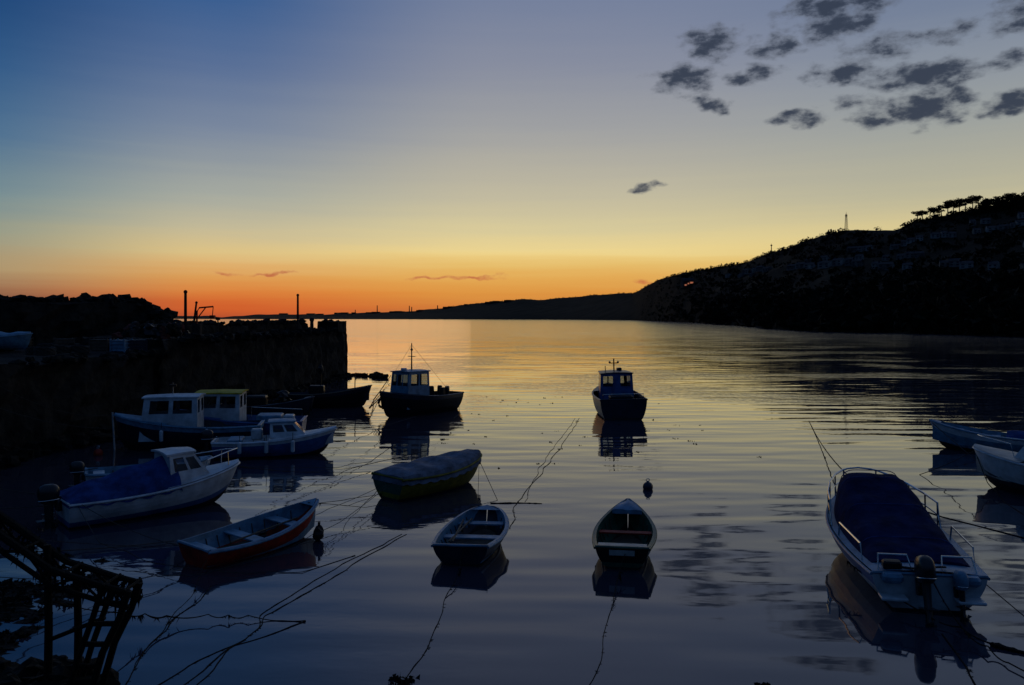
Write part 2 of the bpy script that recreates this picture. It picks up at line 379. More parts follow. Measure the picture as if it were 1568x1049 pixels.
# ------------------------------------------------------------------ pier
def wallsheet(mb,pts,z0,z1,batter,m,step=.8,amp=.12):
    P=[]
    for a,b in zip(pts,pts[1:]):
        a=Vector((*a,0)); b=Vector((*b,0)); n=max(1,int((b-a).length/step))
        for i in range(n): P.append((a.lerp(b,i/n),(b-a).normalized()))
    P.append((Vector((*pts[-1],0)),P[-1][1]))
    rows=[]; nz=max(2,int((z1-z0)/.45))
    for j in range(nz+1):
        z=z0+(z1-z0)*j/nz; row=[]
        for p,d in P:
            nrm=Vector((d.y,-d.x,0)); q=p-nrm*batter*(j/nz)+nrm*amp*noise.noise(Vector((p.x*1.3,p.y*1.3,z*1.9)))*2
            row.append((q.x,q.y,z+ (amp*1.2*noise.noise(p*2.1) if j==nz else 0)))
        rows.append(row)
    mb.grid(rows,m); return rows[-1]
def solid(mb,poly,z0,z1,m,batter=.3,amp=.12,step=.8):
    top=wallsheet(mb,poly+[poly[0]],z0,z1,batter,m,step,amp)
    mb.add(top[:-1],[tuple(range(len(top)-1))],m)
def stones(mb,pts,z,n,w_,sz,m,zr=.12):
    L=[(Vector((*a,0)),Vector((*b,0))) for a,b in zip(pts,pts[1:])]; tot=sum((b-a).length for a,b in L)
    for i in range(n):
        d=random.random()*tot
        for a,b in L:
            if d<=(b-a).length: break
            d-=(b-a).length
        dr=(b-a).normalized(); p=a+dr*d+Vector((dr.y,-dr.x,0))*random.uniform(-w_,w_)
        s=sz*random.uniform(.5,1.2); mb.ball((p.x,p.y,z+random.uniform(-zr,zr)),s,m,7,5,.9,(1,1,.75))
pier=empty('stone_pier')
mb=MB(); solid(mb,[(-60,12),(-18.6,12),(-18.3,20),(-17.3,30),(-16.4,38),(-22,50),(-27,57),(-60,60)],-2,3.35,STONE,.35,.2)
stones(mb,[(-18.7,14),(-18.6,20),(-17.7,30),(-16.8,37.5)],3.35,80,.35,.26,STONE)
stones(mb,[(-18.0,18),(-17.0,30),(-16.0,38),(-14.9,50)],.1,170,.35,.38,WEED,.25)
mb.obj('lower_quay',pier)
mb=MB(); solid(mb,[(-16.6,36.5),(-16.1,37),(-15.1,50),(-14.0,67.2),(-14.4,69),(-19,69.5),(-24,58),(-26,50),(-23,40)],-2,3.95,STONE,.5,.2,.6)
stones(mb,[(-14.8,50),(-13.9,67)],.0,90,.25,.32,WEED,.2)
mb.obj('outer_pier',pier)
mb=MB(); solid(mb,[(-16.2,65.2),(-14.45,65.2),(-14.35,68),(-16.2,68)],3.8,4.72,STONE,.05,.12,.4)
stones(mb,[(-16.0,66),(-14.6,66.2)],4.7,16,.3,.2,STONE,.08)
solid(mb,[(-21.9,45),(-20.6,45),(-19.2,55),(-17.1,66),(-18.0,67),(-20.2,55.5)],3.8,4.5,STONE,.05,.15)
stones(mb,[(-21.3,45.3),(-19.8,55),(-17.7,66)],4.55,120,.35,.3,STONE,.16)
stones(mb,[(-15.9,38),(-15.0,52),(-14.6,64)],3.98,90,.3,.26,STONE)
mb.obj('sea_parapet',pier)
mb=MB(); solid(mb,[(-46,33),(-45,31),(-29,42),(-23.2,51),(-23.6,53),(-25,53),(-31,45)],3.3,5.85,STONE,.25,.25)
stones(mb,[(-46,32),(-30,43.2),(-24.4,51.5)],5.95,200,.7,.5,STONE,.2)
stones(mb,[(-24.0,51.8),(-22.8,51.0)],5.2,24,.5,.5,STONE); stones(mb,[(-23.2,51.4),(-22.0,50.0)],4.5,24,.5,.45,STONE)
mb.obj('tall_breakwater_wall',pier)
mb=MB(); stones(mb,[(-14.0,68),(-11.5,66.5),(-10.6,65)],-.02,40,.35,.3,WEED); mb.obj('tidal_rocks')
def post(name,x,y,z0,h,r=.09,lean=0,m=RUST):
    mb=MB(); mb.tube([(x,y,z0),(x+lean*.5,y,z0+h*.5),(x+lean,y,z0+h)],[r,r*.95,r*.85],m,8); mb.box((x,y,z0+.06),(.4,.4,.12),m,bev=.02); mb.ball((x+lean,y,z0+h),r*1.25,m,8,6); mb.obj(name)
post('mooring_post',-16.4,60,3.95,2.8,.09); post('mooring_post',-20.0,48,3.95,2.65,.10); post('mooring_post',-19.7,48.3,3.95,2.0,.07,.25)
post('mooring_post',-16.35,64.,3.95,.9,.16)
e=empty('cargo_hoist',(-19.3,48,3.95)); mb=MB()
mb.tube([(0,0,0),(0,0,1.45),(.15,0,1.68),(1.0,0,1.75)],.055,RED); mb.tube([(1.0,0,1.75),(.95,0,1.2)],.025,BLACKP); mb.box((.95,0,1.12),(.3,.3,.2),RED,bev=.03); mb.tube([(0,0,1.0),(.55,0,1.71)],.035,RED); mb.box((0,0,.35),(.5,.4,.7),RUST,bev=.04); mb.tube([(1.25,.1,0),(1.25,.1,.95)],.04,RUST); mb.box((1.25,.1,1.0),(.22,.22,.16),RUST,bev=.02); mb.obj('frame',e)
mb=MB()
for i in range(34):
    mb.ball((-19.4+random.uniform(-1.6,1.6),42.5+random.uniform(-.9,.9),3.9+random.uniform(0,.6)),random.uniform(.15,.38),[mat('net_orange',(.16,.03,.018),.9,.4,8),BLACKP,WEED,RUST][i%4],8,6,.8)
mb.obj('fishing_net_pile')
def crate(x,y,z,m,rot):
    e=empty('fish_crate',(x,y,z),rot); mb=MB()
    for k in range(4): mb.box((0,0,.1+k*.16),(.85,.5,.035),m,bev=.005)
    for a,b in((-.4,-.23),(.4,-.23),(.4,.23),(-.4,.23)): mb.box((a,b,.33),(.05,.05,.66),m)
    mb.box((0,0,.34),(.76,.42,.5),m,bev=.02); mb.obj('slats',e)
for x,y,m,r in((-18.6,37.6,WOOD,.2),(-17.6,36.8,NAVY,.5),(-18.2,36.5,LBLUE,-.3),(-19.7,37.5,WOOD,.1),(-22,38.5,WOOD,.7),(-25,40,BLACKP,.2)): crate(x,y,3.38,m,r)
mb=MB(); 
for i in range(14): 
    x=-19.5-random.random()*7; y=33+random.random()*7; mb.tube([(x+.4*math.cos(a)*(1),y+.4*math.sin(a),3.45+.05*(k//8)) for k,a in enumerate(np.linspace(0,37,50))],.04,ROPE,5)
mb.obj('rope_coils')
mb=MB(); solid(mb,[(-34,-14),(34,-14),(34,2.0),(-34,2.0)],-2,3.3,STONE,.2); mb.obj('near_quay')

# ------------------------------------------------------------------ boats
def hullfn(L,B,zs,zb,draft=.22,ws=.78,tm=.42,p=.7,dip=.05,rake=.25,full=.8):
    def hb(t): 
        return B/2*(ws+(1-ws)*math.sin(t/tm*math.pi/2) if t<tm else max(.0,math.cos((t-tm)/(1-tm)*math.pi/2))**p)
    def sh(t): return zs+(zb-zs)*t**2.1-dip*math.sin(math.pi*t)
    def kl(t): return -draft+(draft+.12)*max(0,(t-.68)/.32)**2.2
    def pt(t,u,side=1):
        b=max(hb(t),.012); k=kl(t); s=sh(t); a=u*math.pi/2
        yy=b*math.sin(a)**full*(1-.06*(1-u)); z=k+(s-k)*(u*.55+.45*(1-math.cos(a)))
        x=-L/2+L*t+rake*(u-1)*max(0,(t-.6)/.4)**1.5
        x+= .10*(1-u)*max(0,1-t*8)
        return (x,side*yy,z)
    return hb,sh,kl,pt
TS=[0,.04,.1,.18,.26,.34,.42,.5,.58,.66,.73,.79,.85,.9,.94,.97,.99,1.0]
US=[0,.2,.4,.55,.68,.78,.86,.93,1.0]
def boat_hull(e,prm,bands,rail,inside=None,floor=.06,th=.05,deck=None,transom=None):
    hb,sh,kl,pt=prm['fn']; L=prm['L']
    mb=MB()
    for side in(1,-1):
        for j in range(len(US)-1):
            um=(US[j]+US[j+1])/2; m=[mm for lim,mm in bands if um<=lim][0]
            rows=[[pt(t,US[j],side) for t in TS],[pt(t,US[j+1],side) for t in TS]]
            mb.grid(rows,m)
    for j in range(len(US)-1):
        um=(US[j]+US[j+1])/2; m=transom if (transom and um>.5) else [mm for lim,mm in bands if um<=lim][0]
        mb.quad(pt(0,US[j],1),pt(0,US[j+1],1),pt(0,US[j+1],-1),pt(0,US[j],-1),m)
    h=mb.obj('hull',e,True)
    mb=MB()
    for side in(1,-1): mb.tube([(pt(t,1,side)[0],pt(t,1,side)[1]+side*.012,pt(t,1,side)[2]-.03) for t in TS],.028,rail,6)
    mb.tube([pt(0,1,1),pt(0,1,-1)],.028,rail,6)
    if inside:
        ti=[.02]+TS[1:-2]
        def ip(t,k,side):
            b=max(hb(t)-th,.008); s=sh(t); fb=max(b*(.80 if t<.8 else .8-(t-.8)*2.2),.004)
            x=-L/2+L*t
            if k==0: return (x,side*(hb(t)),s+.0)
            if k==1: return (x,side*b,s+.012)
            if k==2: return (x,side*(b*.97),s-.10)
            if k==3: return (x,side*(b*.55+fb*.45),floor+(s-floor)*.42)
            return (x,side*fb,floor+max(0,(t-.8))*.5)
        for side in(1,-1):
            mb.grid([[ip(t,0,side) for t in ti],[ip(t,1,side) for t in ti]],rail)
            for k in(1,2,3): mb.grid([[ip(t,k,side) for t in ti],[ip(t,k+1,side) for t in ti]],inside)
        mb.grid([[ip(t,4,1) for t in ti],[ip(t,4,-1) for t in ti]],WOOD)
        mb.grid([[ip(.02,k,1) for k in(1,2,3,4)],[ip(.02,k,-1) for k in(1,2,3,4)]],inside)
        mb.quad(pt(0,1,1),pt(0,1,-1),ip(.02,1,-1),ip(.02,1,1),rail)
        for t in np.arange(.12,.85,.09):
            for side in(1,-1):
                q=[ip(t,k,side) for k in(2,3,4)]; mb.tube([(a,b-side*.012,c_) for a,b,c_ in q],.014,WOOD,4)
        t0=.90; mb.add([ip(t0,1,1),ip(t0,1,-1),(L/2-.02,0,sh(1)+.02)],[(0,1,2)],rail)
    if deck:
        mm,t0,t1=deck; tt=[t0]+[t for t in TS if t0<t<t1]+[t1]
        rows=[]
        for f in(-1,-.6,-.2,.2,.6,1): rows.append([(pt(t,1,1)[0],hb(t)*f*.985,sh(t)+.015+.05*(1-f*f)) for t in tt])
        mb.grid(rows,mm)
    mb.obj('gunwale_and_interior' if inside else 'deck_and_rail',e,True)
def thwarts(e,prm,ts,z,m,wd=.22):
    hb,sh,kl,pt=prm['fn']; L=prm['L']; mb=MB()
    for t in ts: mb.box((-L/2+L*t,0,sh(t)-z),(wd,2*(hb(t)-.07),.035),m,bev=.008)
    mb.obj('thwarts',e)
def outboard(e,x,y,z,s=1.0,m=ENG,tilt=0.0,cowl=None):
    o=empty('outboard_motor',(x,y,z)); o.parent=e; o.rotation_euler=(0,tilt,0); o.scale=(s,s,s)
    mb=MB()
    def rr(z,w_,l,cx=-.2): return [(cx+l*math.copysign(abs(math.cos(a))**.75,math.cos(a)),w_*math.copysign(abs(math.sin(a))**.75,math.sin(a)),z) for a in np.linspace(0,2*math.pi,20,endpoint=False)]
    mb.loft([rr(.05,.10,.16),rr(.12,.14,.22),rr(.30,.145,.24),rr(.40,.13,.22),rr(.46,.10,.17),rr(.49,.05,.10)],cowl or m)
    mb.tube(rr(.13,.142,.223),.008,STEEL,4)
    mb.loft([rr(.08,.07,.10),rr(-.5,.045,.09),rr(-.6,.045,.13)],m)
    mb.box((-.25,0,-.36),(.42,.22,.02),m); mb.loft([[(-.42+xx,.05*math.cos(a),-.6+.05*math.sin(a)) for a in np.linspace(0,6.28,8,endpoint=False)] for xx in (0,.15,.33)],m)
    mb.add([(-.3,0,-.62),(-.05,0,-.62),(-.22,0,-.8)],[(0,1,2)],m)
    for a in(0,2.09,4.18):
        mb.add([(-.44,0,-.6),(-.43,.13*math.cos(a-.3),-.6+.13*math.sin(a-.3)),(-.47,.14*math.cos(a+.3),-.6+.14*math.sin(a+.3))],[(0,1,2)],m)
    mb.box((0,0,-.02),(.1,.22,.3),m,bev=.02); mb.tube([(-.05,0,.15),(.45,.05,.2)],.02,m)
    mb.obj('engine_cowl',o,True)
def cabin(e,x0,x1,w0,w1,z0,z1,m,roofm,front_rake=.25,back_rake=0.05,fw=None,sw=None,bw=None,taper=.9,name='wheelhouse',over=.08):
    b=[(x0,-w0,z0),(x1,-w1,z0),(x1,w1,z0),(x0,w0,z0)]
    t=[(x0+back_rake,-w0*taper,z1),(x1-front_rake,-w1*taper,z1),(x1-front_rake,w1*taper,z1),(x0+back_rake,w0*taper,z1)]
    mb=MB()
    mb.wall((b[0],b[1],t[1],t[0]),sw or [],m); mb.wall((b[2],b[3],t[3],t[2]),[(1-q[1],1-q[0],q[2],q[3]) for q in (sw or [])],m)
    mb.wall((b[1],b[2],t[2],t[1]),fw or [],m); mb.wall((b[3],b[0],t[0],t[3]),bw or [],m)
    mb.obj(name,e)
    mb=MB(); rows=[]
    for f in(-1,-.5,0,.5,1):
        rows.append([(t[0][0]-over,(w0*taper+over*.6)*f,z1+.045*(1-f*f)+.01),((t[0][0]+t[1][0])/2,((w0+w1)/2*taper+over*.6)*f,z1+.06*(1-f*f)+.02),(t[1][0]+over,(w1*taper+over*.6)*f,z1+.035*(1-f*f)+.01)])
    dn=lambda L_:[(a,b_,c_-.05) for a,b_,c_ in L_]
    mb.grid(rows,roofm); mb.grid([dn(r) for r in rows],roofm)
    for L_ in(rows[0],rows[-1],[r[0] for r in rows],[r[-1] for r in rows]): mb.grid([L_,dn(L_)],roofm)
    mb.obj('roof',e)
def cover(e,prm,prof,m,wf=1.0,name='canvas_cover',flat=2.0,ny=15,fall=.06,seed=0):
    hb,sh,kl,pt=prm['fn']; L=prm['L']; mb=MB(); rows=[]
    tt=np.linspace(prof[0][0],prof[-1][0],30); hs=[q[1] for q in prof]; pp=[q[0] for q in prof]
    for t in tt:
        row=[]; h=np.interp(t,pp,hs)
        for f in np.linspace(-1,1,ny):
            z=sh(t)+h*(1-abs(f)**flat)+.02
            if abs(f)>.99: z=sh(t)-fall+.03*math.sin(t*60)*(fall>.05)
            x=-L/2+L*t; y=hb(t)*wf*f*1.02
            z+=.04*noise.noise(Vector((x*2.2,y*2.2,seed)))*(1 if abs(f)<.95 else 0)+.022*math.sin(x*7+abs(f)*3)*(1-f*f)
            row.append((x,y,z))
        rows.append(row)
    mb.grid(rows,m)
    for r in(rows[0],rows[-1]): mb.grid([r,[(q[0],q[1],sh(prof[0][0])-fall) for q in r]],m)
    mb.obj(name,e,True)
def prm(**k): return {'L':k['L'],'fn':hullfn(**k)}
def fender(e,x,y,z,m=None):
    mb=MB(); mb.loft([[(x+r*math.cos(a),y+r*math.sin(a),zz) for a in np.linspace(0,6.28,10,endpoint=False)] for zz,r in((z-.22,.02),(z-.18,.07),(z+.18,.07),(z+.22,.02))],m or WHITE); mb.tube([(x,y,z+.2),(x,y*.95,z+.5)],.01,ROPE,4); mb.obj('fender',e,True)

def tilt(): return dict(rx=R(random.uniform(-1.5,1.5)),ry=R(random.uniform(-.8,.8)))
# 1 blue open dinghy
e=empty('rowing_dinghy',(-.80,17.1,0),R(80),**tilt()); P=prm(L=2.75,B=1.42,zs=.42,zb=.60,draft=.15,ws=.80,p=.42,rake=.25)
boat_hull(e,P,[(.35,ANTIF),(.9,NAVY),(1,LBLUE)],LBLUE,LBLUE,transom=NAVY); thwarts(e,P,[.08,.42,.74],.12,LBLUE,.26)
mb=MB(); mb.tube([(-.9,.35,.36),(.8,.25,.42)],.022,WOOD); mb.tube([(-.9,.28,.36),(.7,.42,.42)],.022,WOOD); mb.obj('oars',e)
# 2 green dinghy
e=empty('rowing_dinghy',(2.45,16.9,0),R(79),**tilt()); P=prm(L=2.8,B=1.28,zs=.44,zb=.80,draft=.15,ws=.82,p=.75,rake=.3)
boat_hull(e,P,[(.4,ANTIF),(.86,GREEN),(1,GREEN)],GREEN,GREEN,transom=BLACKP); thwarts(e,P,[.5],.1,RED,.2)
mb=MB(); mb.box((-1.25,0,.43),(.28,.98,.03),CREAM,bev=.006); mb.box((-1.44,0,.34),(.02,.5,.10),CREAM); mb.obj('stern_seat',e)
cover(e,P,[(.80,.02),(.99,.02)],LBLUE,.98,'foredeck')
# 3 yellow dinghy with tarpaulin
e=empty('covered_dinghy',(-2.25,22.9,0),R(50),**tilt()); P=prm(L=3.7,B=1.6,zs=.66,zb=.86,draft=.2,ws=.78,p=.5,rake=.3)
boat_hull(e,P,[(.35,ANTIF),(1,YELLOW)],YELLOW,deck=None,transom=GREEN); cover(e,P,[(0,.03),(.1,.16),(.6,.20),(.92,.14),(.99,.03)],CANVG,1.03,'tarpaulin',4,fall=.17)
# 4 red dinghy
e=empty('rowing_dinghy',(-5.5,17.05,0),R(55),rx=R(2)); P=prm(L=3.2,B=1.4,zs=.42,zb=.78,draft=.18,ws=.74,p=.7,rake=.3)
boat_hull(e,P,[(.3,ANTIF),(1,RED)],LBLUE,LBLUE,transom=RED); thwarts(e,P,[.08,.4,.7],.1,LBLUE,.28)
mb=MB(); mb.tube([(-.9,-.25,.38),(.9,-.15,.5)],.02,WOOD); mb.ball((.2,.25,.2),.14,BLACKP,10,7,.6,(1.2,1,.6)); mb.obj('oar_and_bag',e)
# 5 motor cruiser with blue cover
e=empty('cabin_cruiser',(-9.2,20.3,0),R(42),**tilt()); P=prm(L=4.4,B=1.85,zs=.68,zb=1.0,draft=.2,ws=.88,p=.62,rake=.5)
boat_hull(e,P,[(.42,ANTIF),(.5,BLUE),(1,WHITE)],WHITE,deck=(WHITE,.5,.995),transom=WHITE)
cabin(e,.15,1.3,.70,.45,.75,1.50,WHITE,WHITE,.5,.0,fw=[(.08,.47,.25,.85),(.53,.92,.25,.85)],sw=[(.12,.5,.40,.85),(.58,.9,.40,.82)],taper=.82,name='cuddy_cabin')
cover(e,P,[(.0,.06),(.08,.26),(.25,.44),(.45,.62),(.58,.66)],CANVB,1.0,'canvas_cover',1.6,fall=.1)
outboard(e,-2.25,0,.58,1.0); outboard(e,-2.2,.5,.5,.65)
mb=MB(); mb.tube([(1.0,.62,.95),(1.1,.6,1.25),(1.9,.18,1.35),(2.15,0,1.36),(1.9,-.18,1.35),(1.1,-.6,1.25),(1.0,-.62,.95)],.014,STEEL); mb.tube([(1.8,.25,.98),(1.8,.22,1.35)],.012,STEEL); mb.tube([(1.8,-.25,.98),(1.8,-.22,1.35)],.012,STEEL); mb.obj('bow_rail',e)
e=empty('rowing_dinghy',(-10.7,23.2,0),R(28),**tilt()); P=prm(L=3.4,B=1.5,zs=.6,zb=.8,draft=.2,ws=.8,p=.6)
boat_hull(e,P,[(.4,ANTIF),(1,WHITE)],LBLUE,LBLUE,floor=.15); thwarts(e,P,[.1,.45,.75],.1,WHITE,.3); outboard(e,-1.75,0,.5,.8)
# 6 small blue and white cruiser
e=empty('cabin_cruiser',(-8.6,28.6,0),R(14),**tilt()); P=prm(L=4.3,B=1.8,zs=.62,zb=.95,draft=.2,ws=.85,p=.6,rake=.45)
boat_hull(e,P,[(.4,ANTIF),(.83,BLUE),(1,WHITE)],WHITE,WHITE,floor=.3,deck=(WHITE,.45,.995))
cabin(e,-.2,1.1,.62,.4,.7,1.25,WHITE,LBLUE,.5,0,fw=[(.08,.47,.3,.85),(.53,.92,.3,.85)],sw=[(.1,.45,.35,.8),(.52,.85,.35,.8)],taper=.82,name='cuddy_cabin')
for x in(-1.2,-.3,.6): fender(e,x,-.93,.42)
outboard(e,-2.2,0,.55,.9)
mb=MB(); mb.box((-1.4,0,.6),(.5,1.2,.12),LBLUE,bev=.03); mb.box((-.7,.3,.75),(.4,.35,.4),WHITE,bev=.05); mb.obj('seats',e)
# 7,8 wheelhouse boats by the quay
def wheelboat(loc,rz,L,B,zs,zb,hm,top,roofm,cx0,cx1,cz,name='wheelhouse_boat',cm=WHITE,cw=.36,ws=.8,full=.8,inside=None):
    e=empty(name,loc,R(rz),**tilt()); P=prm(L=L,B=B,zs=zs,zb=zb,draft=.3,ws=ws,p=.6,rake=.35,full=full)
    boat_hull(e,P,[(.38,ANTIF),(.86,hm),(1,top)],top,inside or hm,floor=.35,deck=(top,.62,.995))
    cabin(e,cx0,cx1,B*cw,B*cw*.86,.35,cz,cm,roofm,.2,.0,fw=[(.06,.32,.62,.92),(.37,.63,.62,.92),(.68,.94,.62,.92)],sw=[(.1,.45,.62,.92),(.53,.88,.62,.92)],bw=[(.08,.38,.62,.92),(.62,.92,.62,.92)])
    return e,P
e,P=wheelboat((-12.5,30.4,0),192,5.4,2.1,.85,1.35,NAVY,LBLUE,WHITE,-.4,1.7,2.0)
fender(e,.8,1.08,.6); fender(e,-.8,1.08,.6)
mb=MB(); mb.tube([(.6,0,2),(.6,0,2.5)],.02,STEEL); mb.box((.6,0,2.4),(.25,.08,.08),BLACKP); mb.tube([(2.68,0,-.2),(2.76,0,1.42)],.03,WHITE); mb.obj('light_mast',e)
e,P=wheelboat((-11.3,32.6,0),188,5.2,2.1,.8,1.2,BLUE,BLUE,YROOF,-.1,1.8,1.95)
mb=MB(); mb.box((-1.2,0,.75),(1.0,.9,.5),LBLUE,bev=.05); mb.box((-2.0,.2,.8),(.4,.5,.4),WHITE,bev=.05); mb.tube([(-.3,-.8,.8),(-.3,-.75,1.2),(-2.4,-.7,1.1),(-2.4,-.75,.8)],.015,STEEL); mb.obj('engine_box',e)
# 9 dark long boats by pier end
e=empty('fishing_boat',(-10.4,44.2,0),R(6),**tilt()); P=prm(L=4.9,B=1.9,zs=.75,zb=1.25,draft=.3,ws=.7,p=.6,rake=.4)
boat_hull(e,P,[(.4,ANTIF),(.88,BLACKP),(1,NAVY)],WOOD,NAVY,floor=.3); thwarts(e,P,[.15,.5,.75],.12,WOOD)
mb=MB(); mb.tube([(-.4,0,.3),(-.42,0,2.6)],[.05,.03],BLACKP); mb.ball((-.42,0,2.1),.16,BLACKP,9,7,.5,(1,1,1.6)); mb.box((-.6,0,.9),(.8,.7,.6),BLACKP,bev=.06); mb.tube([(1.5,0,.9),(1.5,0,1.9)],.03,BLACKP); mb.obj('mast_and_gear',e)
e=empty('fishing_boat',(-12.2,39.,0),R(8),**tilt()); P=prm(L=4.6,B=1.8,zs=.7,zb=1.1,draft=.3,ws=.75,p=.6); boat_hull(e,P,[(.4,ANTIF),(1,NAVY)],NAVY,BLACKP,floor=.3); thwarts(e,P,[.2,.5,.75],.12,WOOD)
mb=MB(); mb.box((-.5,0,.85),(1,.8,.6),BLACKP,bev=.08); mb.ball((.8,0,1.0),.35,BLACKP,9,7,.7); mb.obj('gear',e)
# 10 fishing boat with mast
e,P=wheelboat((-4.95,41.2,0),236,5.6,2.2,.95,1.30,BLACKP,NAVY,LBLUE,-.1,1.55,2.25,name='fishing_boat',cm=LBLUE,cw=.34)
mb=MB(); mb.tube([(.5,0,2.2),(.5,0,3.7)],[.045,.025],BLACKP); mb.tube([(.5,-.25,3.0),(.5,.25,3.0)],.02,BLACKP); mb.ball((.5,0,3.35),.07,BLACKP,8,6); mb.tube([(.5,0,3.6),(2.7,0,1.3)],.008,ROPE,4); mb.tube([(.5,0,3.6),(-2.6,0,1.0)],.008,ROPE,4)
mb.box((1.1,0,2.36),(.3,.2,.12),WHITE,bev=.03); mb.obj('mast',e)
mb=MB()
for i,(x,y) in enumerate([(-1.3,.6),(-1.8,.5),(-2.2,.2),(-2.3,-.4),(-1.7,-.5)]): mb.box((x,y,1.0),(.3,.28,.6),BLACKP,.3*i,.85,.05)
mb.obj('lobster_pots',e)
for q,zz in((1.9,.55),(-.2,.4)): 
    mb=MB(); mb.tube([(q+.22*math.cos(a),-1.05 if q<1 else -.78,zz+.1+.22*math.sin(a)) for a in np.linspace(0,6.28,14)],.06,BLACKP,6); mb.obj('tyre_fender',e)
# 11 fishing boat seen end-on
e,P=wheelboat((5.45,41.2,0),91,5.6,2.45,1.05,1.3,NAVY,NAVY,NAVY,-.6,1.2,2.15,name='fishing_boat',cm=BLUE,cw=.37,ws=.94,full=.30)
mb=MB(); mb.tube([(.3,0,2.1),(.3,0,2.85)],.035,BLACKP); mb.tube([(.3,-.22,2.62),(.3,.22,2.62)],.025,BLACKP); mb.ball((.3,.22,2.66),.06,BLACKP,8,6); mb.ball((.3,-.22,2.66),.06,BLACKP,8,6); mb.tube([(.0,.5,2.1),(.0,.5,2.5)],.02,BLACKP); mb.box((.5,-.3,2.28),(.35,.25,.14),BLACKP,bev=.03); mb.obj('mast',e)
mb=MB(); mb.box((-2.0,.0,.9),(.7,1.2,.5),BLACKP,bev=.06); mb.tube([(-2.7,-1.0,1.0),(-2.7,-1.0,1.3),(-2.7,1.0,1.3),(-2.7,1.0,1.0)],.02,STEEL); mb.obj('stern_gear',e)
# 12,13 right hand boats
e=empty('open_boat',(17.9,29.4,0),R(146),**tilt()); P=prm(L=4.0,B=1.6,zs=.65,zb=1.05,draft=.2,ws=.78,p=.65,rake=.4)
boat_hull(e,P,[(.36,ANTIF),(.8,LBLUE),(1,WHITE)],LBLUE,LBLUE,transom=LBLUE,floor=.2); thwarts(e,P,[.1,.45,.75],.12,LBLUE,.3)
cover(e,P,[(.0,.1),(.2,.25),(.36,.12)],CANVB,.98)
e=empty('cabin_cruiser',(15.3,21.7,0),R(122),**tilt()); P=prm(L=4.9,B=1.95,zs=.85,zb=1.12,draft=.22,ws=.86,p=.55,rake=.45)
boat_hull(e,P,[(.40,ANTIF),(.48,NAVY),(1,WHITE)],WHITE,CREAM,floor=.3,deck=(CREAM,.66,.995)); 
cabin(e,.1,1.2,.62,.4,.9,1.5,WHITE,WHITE,.4,0,fw=[(.08,.47,.3,.85),(.53,.92,.3,.85)],sw=[(.15,.8,.35,.8)],taper=.82,name='cuddy_cabin')
mb=MB(); mb.tube([(1.0,.68,1.05),(1.1,.66,1.4),(2.1,.2,1.45),(2.35,0,1.46),(2.1,-.2,1.45),(1.1,-.66,1.4),(1.0,-.68,1.05)],.014,STEEL); mb.obj('bow_rail',e)
thwarts(e,P,[.12,.3],.15,WOOD,.4); outboard(e,-2.5,0,.75,1.1)
# 14 motorboat with navy canopy
e=empty('motorboat',(7.62,15.85,0),R(78),rx=R(-1)); P=prm(L=5.3,B=2.15,zs=.66,zb=.98,draft=.22,ws=.84,p=.46,rake=.5,tm=.5)
boat_hull(e,P,[(.40,ANTIF),(.80,WHITE),(.9,BLUE),(1,WHITE)],LBLUE,deck=(LBLUE,0,.995),transom=WHITE)
CP=[(.09,.10),(.22,.22),(.45,.46),(.70,.76),(.79,.78),(.82,.02)]
cover(e,P,CP,CANVN,.84,'canvas_canopy',7.0,fall=-.02,seed=4,ny=21)
outboard(e,-2.72,.12,.50,1.0,ENG,R(14)); outboard(e,-2.66,-.45,.42,.7,ENG,R(10),LBLUE)
mb=MB()
def hp(t,f,dz): hb,sh,_,_=P['fn']; return (-P['L']/2+P['L']*t,hb(t)*f,sh(t)+dz)
for z_,r in((.50,.022),(.26,.015)):
    mb.tube([hp(t,.97,z_ if t>.56 else .02) for t in(.54,.57,.68,.8,.9,.96,.985)]+[(2.66,0,.98+z_)]+[hp(t,-.97,z_ if t>.56 else .02) for t in(.985,.96,.9,.8,.68,.57,.54)],r,STEEL)
for t in(.57,.68,.8,.9,.97):
    for f in(.97,-.97): mb.tube([hp(t,f,0),hp(t,f,.50)],.017,STEEL,6)
for f in(.95,-.95): mb.tube([hp(.12,f,0),hp(.14,f,.30),hp(.40,f,.30),hp(.42,f,0)],.017,STEEL); 
mb.tube([hp(.02,.85,0),hp(.05,.8,.25),hp(.05,.3,.25),hp(.02,.25,0)],.017,STEEL); mb.tube([hp(.02,-.85,0),hp(.05,-.8,.25),hp(.05,-.3,.25),hp(.02,-.25,0)],.017,STEEL)
mb.obj('pulpit_rails',e)
mb=MB()
for f in(.66,-.66): mb.box((hp(0,f,0)[0],hp(0,f,0)[1],.60),(.34,.34,.16),LBLUE,bev=.05); mb.box((-2.75,f*.9,.28),(.3,.42,.05),WHITE,bev=.015)
mb.box((2.45,0,1.02),(.4,.12,.08),STEEL,bev=.02); mb.box((2.2,0,1.05),(.18,.22,.1),WHITE,bev=.03)
mb.tube([(-2.5,-.3,.75),(-2.6,-.2,.78),(-2.62,.25,.74),(-2.5,.4,.72)],.02,ROPE,5); mb.box((-2.5,.55,.76),(.2,.3,.14),BLACKP,bev=.03); mb.obj('deck_fittings',e)
mb=MB()
for t in(.25,.5,.70,.785):
    mb.tube([hp(t,f,np.interp(t,[q[0] for q in CP],[q[1] for q in CP])*(1-abs(f/.84)**7)+.035) for f in np.linspace(-.83,.83,21)],.010,CANVB,5)
mb.obj('canopy_seams',e,True)

